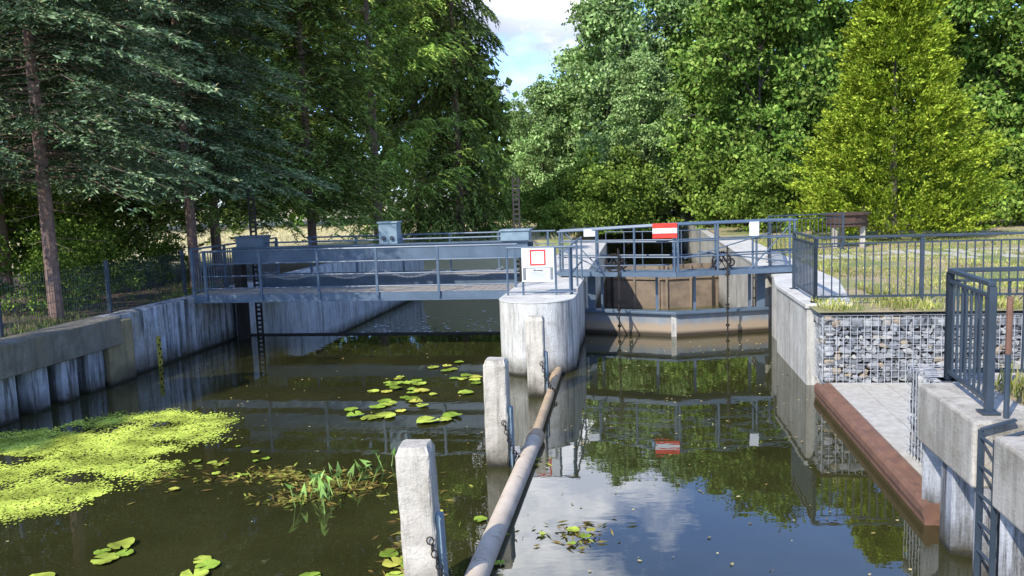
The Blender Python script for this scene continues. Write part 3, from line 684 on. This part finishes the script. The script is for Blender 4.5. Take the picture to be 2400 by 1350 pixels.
for k_,x,y,rot,sc in (('b',-8.85,15.6,0,1),('b',-8.3,21.2,2,1.0),('b',-12.8,20.5,1.3,1.1),('s',-12.9,25.5,.4,1.0),
    ('s',-9.6,26.5,1,.95),('s',-7.3,30,2.2,.95),('l',-5.5,34,0.5,1.0),('s',-8.9,36.5,2.5,1.1),
    ('d',-2.4,40,0,1.0),('d',-4.6,42,2,1.1)):
    ms=MS[k_]; place('spruce_tree' if k_!='l' else 'larch_tree',[('trunk',ms[0]),('crown',ms[1])],x,y,1.1,lab[k_],'tree',rot,sc,'conifers on the bank')
place('spruce_tree',[('trunk',sp[0]),('crown',sp[1])],-15.2,2.6,1.1,lab['s'],'tree',1,.75,'conifers on the bank')
dd=[broad(12.5,4.4,.8,480,60,.25,'decid','bark') for _ in range(2)]
pp=[broad(16.5,4.2,.6,520,62,.29,'poplar','bark',.18,.5,14)]
for ms,x,y,rot,sc,kk in ((pp[0],7.2,58,0,1.0,'p'),(pp[0],12.0,59,1,1.05,'p'),(pp[0],2.6,60,2,.62,'p'),(dd[0],12.6,41,0,1.0,'d'),(dd[1],16.5,44,1,1.05,'d'),
    (dd[1],21.5,41,2,1.05,'d'),(dd[0],26,38,3,1.1,'d'),(dd[1],16.5,56,4,1.35,'d'),(dd[0],30.5,43,1,1.2,'d'),(pp[0],8.2,49,3,.62,'p')):
    place('poplar_tree' if kk=='p' else 'broadleaf_tree',[('trunk',ms[0]),('crown',ms[1])],x,y,1.1,
      'slender pale green poplar like tree' if kk=='p' else 'large dense dark green maple like tree','tree',rot,sc,'broadleaved trees beyond the lock')
mb=MB()
for i in range(6): mb.cyl((0,0,-.2+1.2*i),(0,0,-.2+1.2*(i+1)),.16*(1-i/7),8,.16*(1-(i+1)/7))
place('cypress_tree',[('trunk',mesh_from_mb('trunk',mb,'bark')),('crown',cypress(9.6,3.05,1700,55))],13.2,28,1.3,'bright yellow green conical cypress with ragged sprays','tree')
sh=[broad(2.2,1.3,.1,100,50,.12,'shrub','bark',.04,.22,6)[1] for _ in range(2)]
def shrub(x,y,sc,i,lbl='leafy green shrub on the canal bank',zz=None,z=1.1):
    me=sh[i%2]; o=bpy.data.objects.new('shrub',me); o.location=(x,y,z); o.rotation_euler=(0,0,i*1.7); o.scale=(sc,sc,(zz or sc)); col.objects.link(o)
    setmeta(o,lbl,'shrub',None,'shrubs along the banks')
i=0
for x,y,sc in ((-10.6,14,.6),(-9.6,16.8,.55),(-9.3,18.5,.6),(-11.5,17,1.0),(-10.9,20,.8),(-9.5,22.5,.55),(-13,21,1.3),(-16,27,1.5),(-12.5,25,1.3),
    (3.2,43,1.4),(4.9,41.5,1.5),(6.0,43,1.4),(2.0,46,1.2),(.5,49,1.1),(10.9,35,1.5),(12.5,34.2,1.3),(11.0,39,1.8),(17.5,33,1.6),(19.5,34,1.8),(22,33,1.7),(24.5,34,1.8),(-1.5,42,1.0),(27,32,2),(15,35,1.5),(2.6,40.5,.8),(7.0,48,1.9),(11.3,47,2.2),(11.5,42,1.9),(6.4,53,2.2),(12.2,52,2.4)):
    shrub(x,y,sc,i); i+=1
for x,y,sc in ((9.2,60,2.8),(11.5,60,2.8),(7.5,60,2.8),(9.8,53,1.6)): shrub(x,y,sc,i,'dense shrub overhanging the end of the canal',None,1.1 if y>55 else 2.2); i+=1
n=60000
px=rng.uniform(-70,70,n); py=rng.uniform(64,80,n)
ht=15+3*np.sin(px*.35)+2*np.sin(px*.9+1); gap=np.exp(-((px-1.8)/5.5)**2); ht=np.where(px<0,ht+9,ht+1.5)*(1-gap)+8.5*gap
pz=1+rng.random(n)**.8*ht
cx_=np.stack([px+rng.normal(size=n)*.5,py+1.5*np.sin(px*.8)+1.5*np.sin(pz*.9+px),pz],1)
me=leaves('woodland',cx_,rng.normal(size=(n,3)),.85*rng.uniform(.6,1.2,n),.65,'wood_far')
o=bpy.data.objects.new('woodland',me); col.objects.link(o); setmeta(o,'distant dense woodland behind the lock','woodland','stuff')
def grass(name,n,fn,h,label,mat='grassb'):
    ab=fn(n); n=len(ab); X=ab[:,0]*C_+ab[:,1]*S_; Y=-ab[:,0]*S_+ab[:,1]*C_
    C=np.stack([X,Y,ab[:,2]],1); D=rng.normal(size=(n,3))*.35; D[:,2]=1
    me=leaves(name,C,D,h*rng.uniform(.4,1.3,n),.02+0*X,mat); o=bpy.data.objects.new(name,me); col.objects.link(o); setmeta(o,label,'grass','stuff')
def fr(n):
    a=3.9+rng.random(n)**1.3*16; b=14+rng.random(n)**1.2*18; k=np.sin(a*1.7+b)+np.sin(b*2.3-a*.7)+rng.normal(size=n)*.7>-.2
    return np.stack([a,b,0*a+1.31],1)[k]
grass('lawn_grass',62000,fr,.07,'patchy dry and green lawn grass')
def fe(n):
    a=2.75+rng.random(n)*5; b=12.9+rng.random(n)*1.1; k=(np.sin(a*5)+rng.normal(size=n)*.6)>-.2
    return np.stack([a,b,0*a+1.3],1)[k]
grass('verge_grass',3500,fe,.13,'tufts of long grass under the railing')
def fn2(n):
    a=3.2+rng.random(n)*3; b=5.0+rng.random(n)*3.1; return np.stack([a,b,0*a+1.31],1)
grass('verge_grass',5000,fn2,.22,'weeds and grass beside the quay')
def fl(n):
    a=-10.4-rng.random(n)**2*5; b=8+rng.random(n)*14; k=np.sin(a*2+b*1.3)+rng.normal(size=n)>.8
    return np.stack([a,b,0*a+1.15],1)[k]
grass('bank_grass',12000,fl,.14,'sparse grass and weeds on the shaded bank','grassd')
def ff(n):
    a=-30+rng.random(n)*27; b=37+rng.random(n)*25; return np.stack([a,b,0*a+1.15],1)
grass('meadow_grass',14000,ff,.25,'dry yellow meadow grass with sunlight put into its colour','straw')
# ---------------- water plants
poly=np.array([(-8.2,10.9),(-7.6,11.5),(-7.0,12.1),(-6.3,12.55),(-5.6,12.65),(-4.85,12.4),(-4.25,11.8),(-4.2,11.2),(-4.4,10.6),(-4.9,10.35),(-5.0,10.2),(-4.6,10.1),(-4.3,9.8),(-4.55,9.3),(-5.0,8.8),(-5.4,8.3),(-5.9,7.9),(-7.0,7.6),(-8.4,7.9)])
def inside(P,poly):
    r=np.zeros(len(P),bool); j=len(poly)-1
    for i in range(len(poly)):
        xi,yi=poly[i];xj,yj=poly[j]; c_=((yi>P[:,1])!=(yj>P[:,1]))&(P[:,0]<(xj-xi)*(P[:,1]-yi)/(yj-yi)+xi); r^=c_; j=i
    return r
def discs(P,r,z,k=6,tilt=.02,squash=1.):
    n=len(P); th=np.linspace(0,2*math.pi,k,endpoint=False)[None]+rng.random((n,1))*6.28
    rr=r[:,None]*rng.uniform(.8,1.1,(n,k)); V=np.stack([P[:,0:1]+rr*np.cos(th),P[:,1:2]+rr*np.sin(th)*squash,z+rng.uniform(0,tilt,(n,k))],2).reshape(-1,3)
    return V,np.arange(n*k).reshape(n,k)
def smooth_poly(P,it=3):
    for _ in range(it): P=np.stack([P*.75+np.roll(P,-1,0)*.25,P*.25+np.roll(P,-1,0)*.75],1).reshape(-1,2)
    return P
sp_=smooth_poly(poly,4)
P=rng.uniform((-8.6,7),(-3.5,13.3),(120000,2)); jit=P+rng.normal(size=P.shape)*.11+.1*np.stack([np.sin(P[:,1]*5)+.6*np.sin(P[:,1]*13),np.sin(P[:,0]*6)+.6*np.sin(P[:,0]*15)],1)
P=P[inside(jit,sp_)]
hx,hy=P[:,0],P[:,1]
dens=np.sin(hx*1.3+hy*3.1+1)+np.sin(hy*5.3-hx*.8)+.7*np.sin(hx*4.1+hy*8.)+.5*np.sin(hx*9-hy*3)
strip=np.exp(-((hy-(10.25-.12*(hx+5)))/.16)**2)*1.6   # thin dark lead of open water
P=P[(dens-strip+rng.normal(size=len(P))*.8)>-1.15]
V,Fc=discs(P,rng.uniform(.009,.021,len(P)),.006,5,.003)
o=bpy.data.objects.new('duckweed',npmesh('duckweed',V,Fc,'duck',5)); col.objects.link(o); setmeta(o,'bright green patchy duckweed mat on the water','duckweed','stuff')
def lily(name,cx,cy,n,sp_,r0,label):
    P=np.array([cx,cy])+rng.normal(size=(n,2))*sp_; r=rng.uniform(.5,1.,n)*r0
    for _ in range(30):
        for i in range(n):
            d=P[i]-P; dist=np.linalg.norm(d,axis=1)+1e-6; k=(dist<(r+r[i])*.8)&(dist>1e-5)
            if k.any(): P[i]+=(d[k]/dist[k][:,None]*.03).sum(0)
    V=[];Fc=[]; k=20
    for i in range(n):
        a0=rng.random()*6.28; b0=len(V); z=.012+.004*rng.random()+.001*i; ti=rng.normal(size=2)*.07; ph=rng.random()*6
        V.append((P[i,0]-cx,P[i,1]-cy,z+.004)); 
        for j in range(k):
            th=a0+.18+(6.28-.36)*j/(k-1); rr=r[i]*(1+.06*math.sin(3*th+ph)+rng.normal()*.03); dx,dy=rr*math.cos(th),rr*math.sin(th)
            V.append((P[i,0]-cx+dx,P[i,1]-cy+dy,z+abs(dx*ti[0]+dy*ti[1])+.01*rng.random()))
        for j in range(k-1): Fc.append((b0,b0+1+j,b0+2+j))
    me=bpy.data.meshes.new(name); me.from_pydata(V,[],Fc); me.materials.append(M['pad'])
    o=bpy.data.objects.new(name,me); o.location=(cx,cy,0); col.objects.link(o); setmeta(o,label,'water lily',None,'water lilies')
for cx,cy,n,s_,r in ((-2.1,14.0,12,.3,.14),(-2.2,12.4,6,.25,.16),(-1.6,12.9,9,.32,.14),(-1.2,11.75,3,.15,.19),(-1.95,11.75,2,.15,.19),(-1.4,15.3,5,.2,.15),(-.85,14.3,7,.25,.12),(-4.0,7.4,4,.12,.13),(-4.3,6.9,2,.1,.12),(-2.85,6.95,3,.1,.14),(-1.0,8.1,5,.2,.08),(-1.05,6.9,8,.18,.1),(-1.9,6.6,3,.18,.1),(-3.7,10.0,7,.3,.07),(-3.5,9.5,6,.3,.07),(.5,7.35,5,.2,.065),(-.2,6.6,3,.2,.07)):
    lily('water_lily',cx,cy,n,s_,r,'floating green and yellowing lily pads on dark water')
def arrowhead(cx,cy,n,s_,h):
    t=thing('arrowhead_plant',(cx,cy,0),'upright arrowhead plant with pointed green leaves above water','water plant','arrowhead plants',world=True)
    mb=MB(); ml=MB()
    for i in range(n):
        x,y=cx+rng.normal()*s_,cy+rng.normal()*s_; l=rng.normal(size=2)*.08; hh=h*rng.uniform(.5,1.1); tp=Vector((x+l[0],y+l[1],hh)); mb.cyl((x,y,-.05),tuple(tp),.006,5,.004)
        d=Vector((l[0]+rng.normal()*.1,l[1]+rng.normal()*.1,.12)).normalized(); sd=d.cross(Vector((rng.normal(),rng.normal(),.3))).normalized(); e=.085*rng.uniform(.7,1.2)
        k=len(ml.v); ml.v+=[tuple(tp),tuple(tp+sd*e*.35-d*e*.1),tuple(tp+sd*e*.4-d*e*.7),tuple(tp+d*e*1.1),tuple(tp-sd*e*.4-d*e*.7),tuple(tp-sd*e*.35-d*e*.1)]
        ml.f+=[(k,k+1,k+3),(k,k+3,k+5),(k,k+2,k+1),(k,k+5,k+4)]
    mk('stems',mb,'arrow',t,world=True); mk('leaf_blades',ml,'arrow',t,world=True)
arrowhead(-2.25,8.6,13,.12,.24); arrowhead(-2.0,8.95,11,.13,.22); arrowhead(-1.75,9.5,6,.11,.18)
def weeds(cx,cy,sx_,sy_,n):
    P=np.stack([cx+rng.normal(size=n)*sx_,cy+rng.normal(size=n)*sy_,.004+rng.random(n)*.012],1); D=rng.normal(size=(n,3)); D[:,2]=abs(D[:,2]*.12)
    return P,D
Ps=[weeds(*a) for a in ((-2.1,9.0,.36,.22,360),(-2.9,9.4,.36,.14,280),(-2.5,8.6,.25,.1,120),(-1.0,8.0,.12,.5,180),(-1.05,6.9,.13,.3,120),(-4.1,9.6,.3,.3,60),(.5,7.4,.25,.15,60),(.1,9.6,.2,.1,50))]
P=np.concatenate([a for a,b in Ps]);D=np.concatenate([b for a,b in Ps])
o=bpy.data.objects.new('waterweed',leaves('waterweed',P,D,.13*rng.uniform(.4,1.2,len(P)),.022,'weed')); col.objects.link(o); setmeta(o,'brown and olive floating waterweed','waterweed','stuff')
n=330; ab=np.stack([rng.uniform(-1.2,2.5,n),5.5+rng.random(n)**.7*12.5],1); ab2=np.stack([rng.uniform(-9.5,-1.2,150),rng.uniform(6,18.5,150)],1); ab=np.concatenate([ab,ab2])
P=np.stack([ab[:,0]*C_+ab[:,1]*S_,-ab[:,0]*S_+ab[:,1]*C_],1)
V,Fc=discs(P,rng.uniform(.006,.024,len(P)),.006,5,.012,.7)
o=bpy.data.objects.new('fallen_leaves',npmesh('fallen_leaves',V,Fc,'leafy',5)); col.objects.link(o); setmeta(o,'small yellow and brown leaves floating on water','fallen leaves','stuff')
n=260; ab=np.stack([rng.uniform(-9.3,-2.8,n),24+np.abs(rng.normal(size=n))*2],1); P=np.stack([ab[:,0]*C_+ab[:,1]*S_,-ab[:,0]*S_+ab[:,1]*C_],1)
V,Fc=discs(P,rng.uniform(.02,.08,n),-1.09,6,.01)
o=bpy.data.objects.new('foam',npmesh('foam',V,Fc,'white',6)); col.objects.link(o); setmeta(o,'white foam flecks on the tail water','foam','stuff')
scene.view_settings.view_transform='Standard'; scene.view_settings.look='None'; scene.view_settings.exposure=0
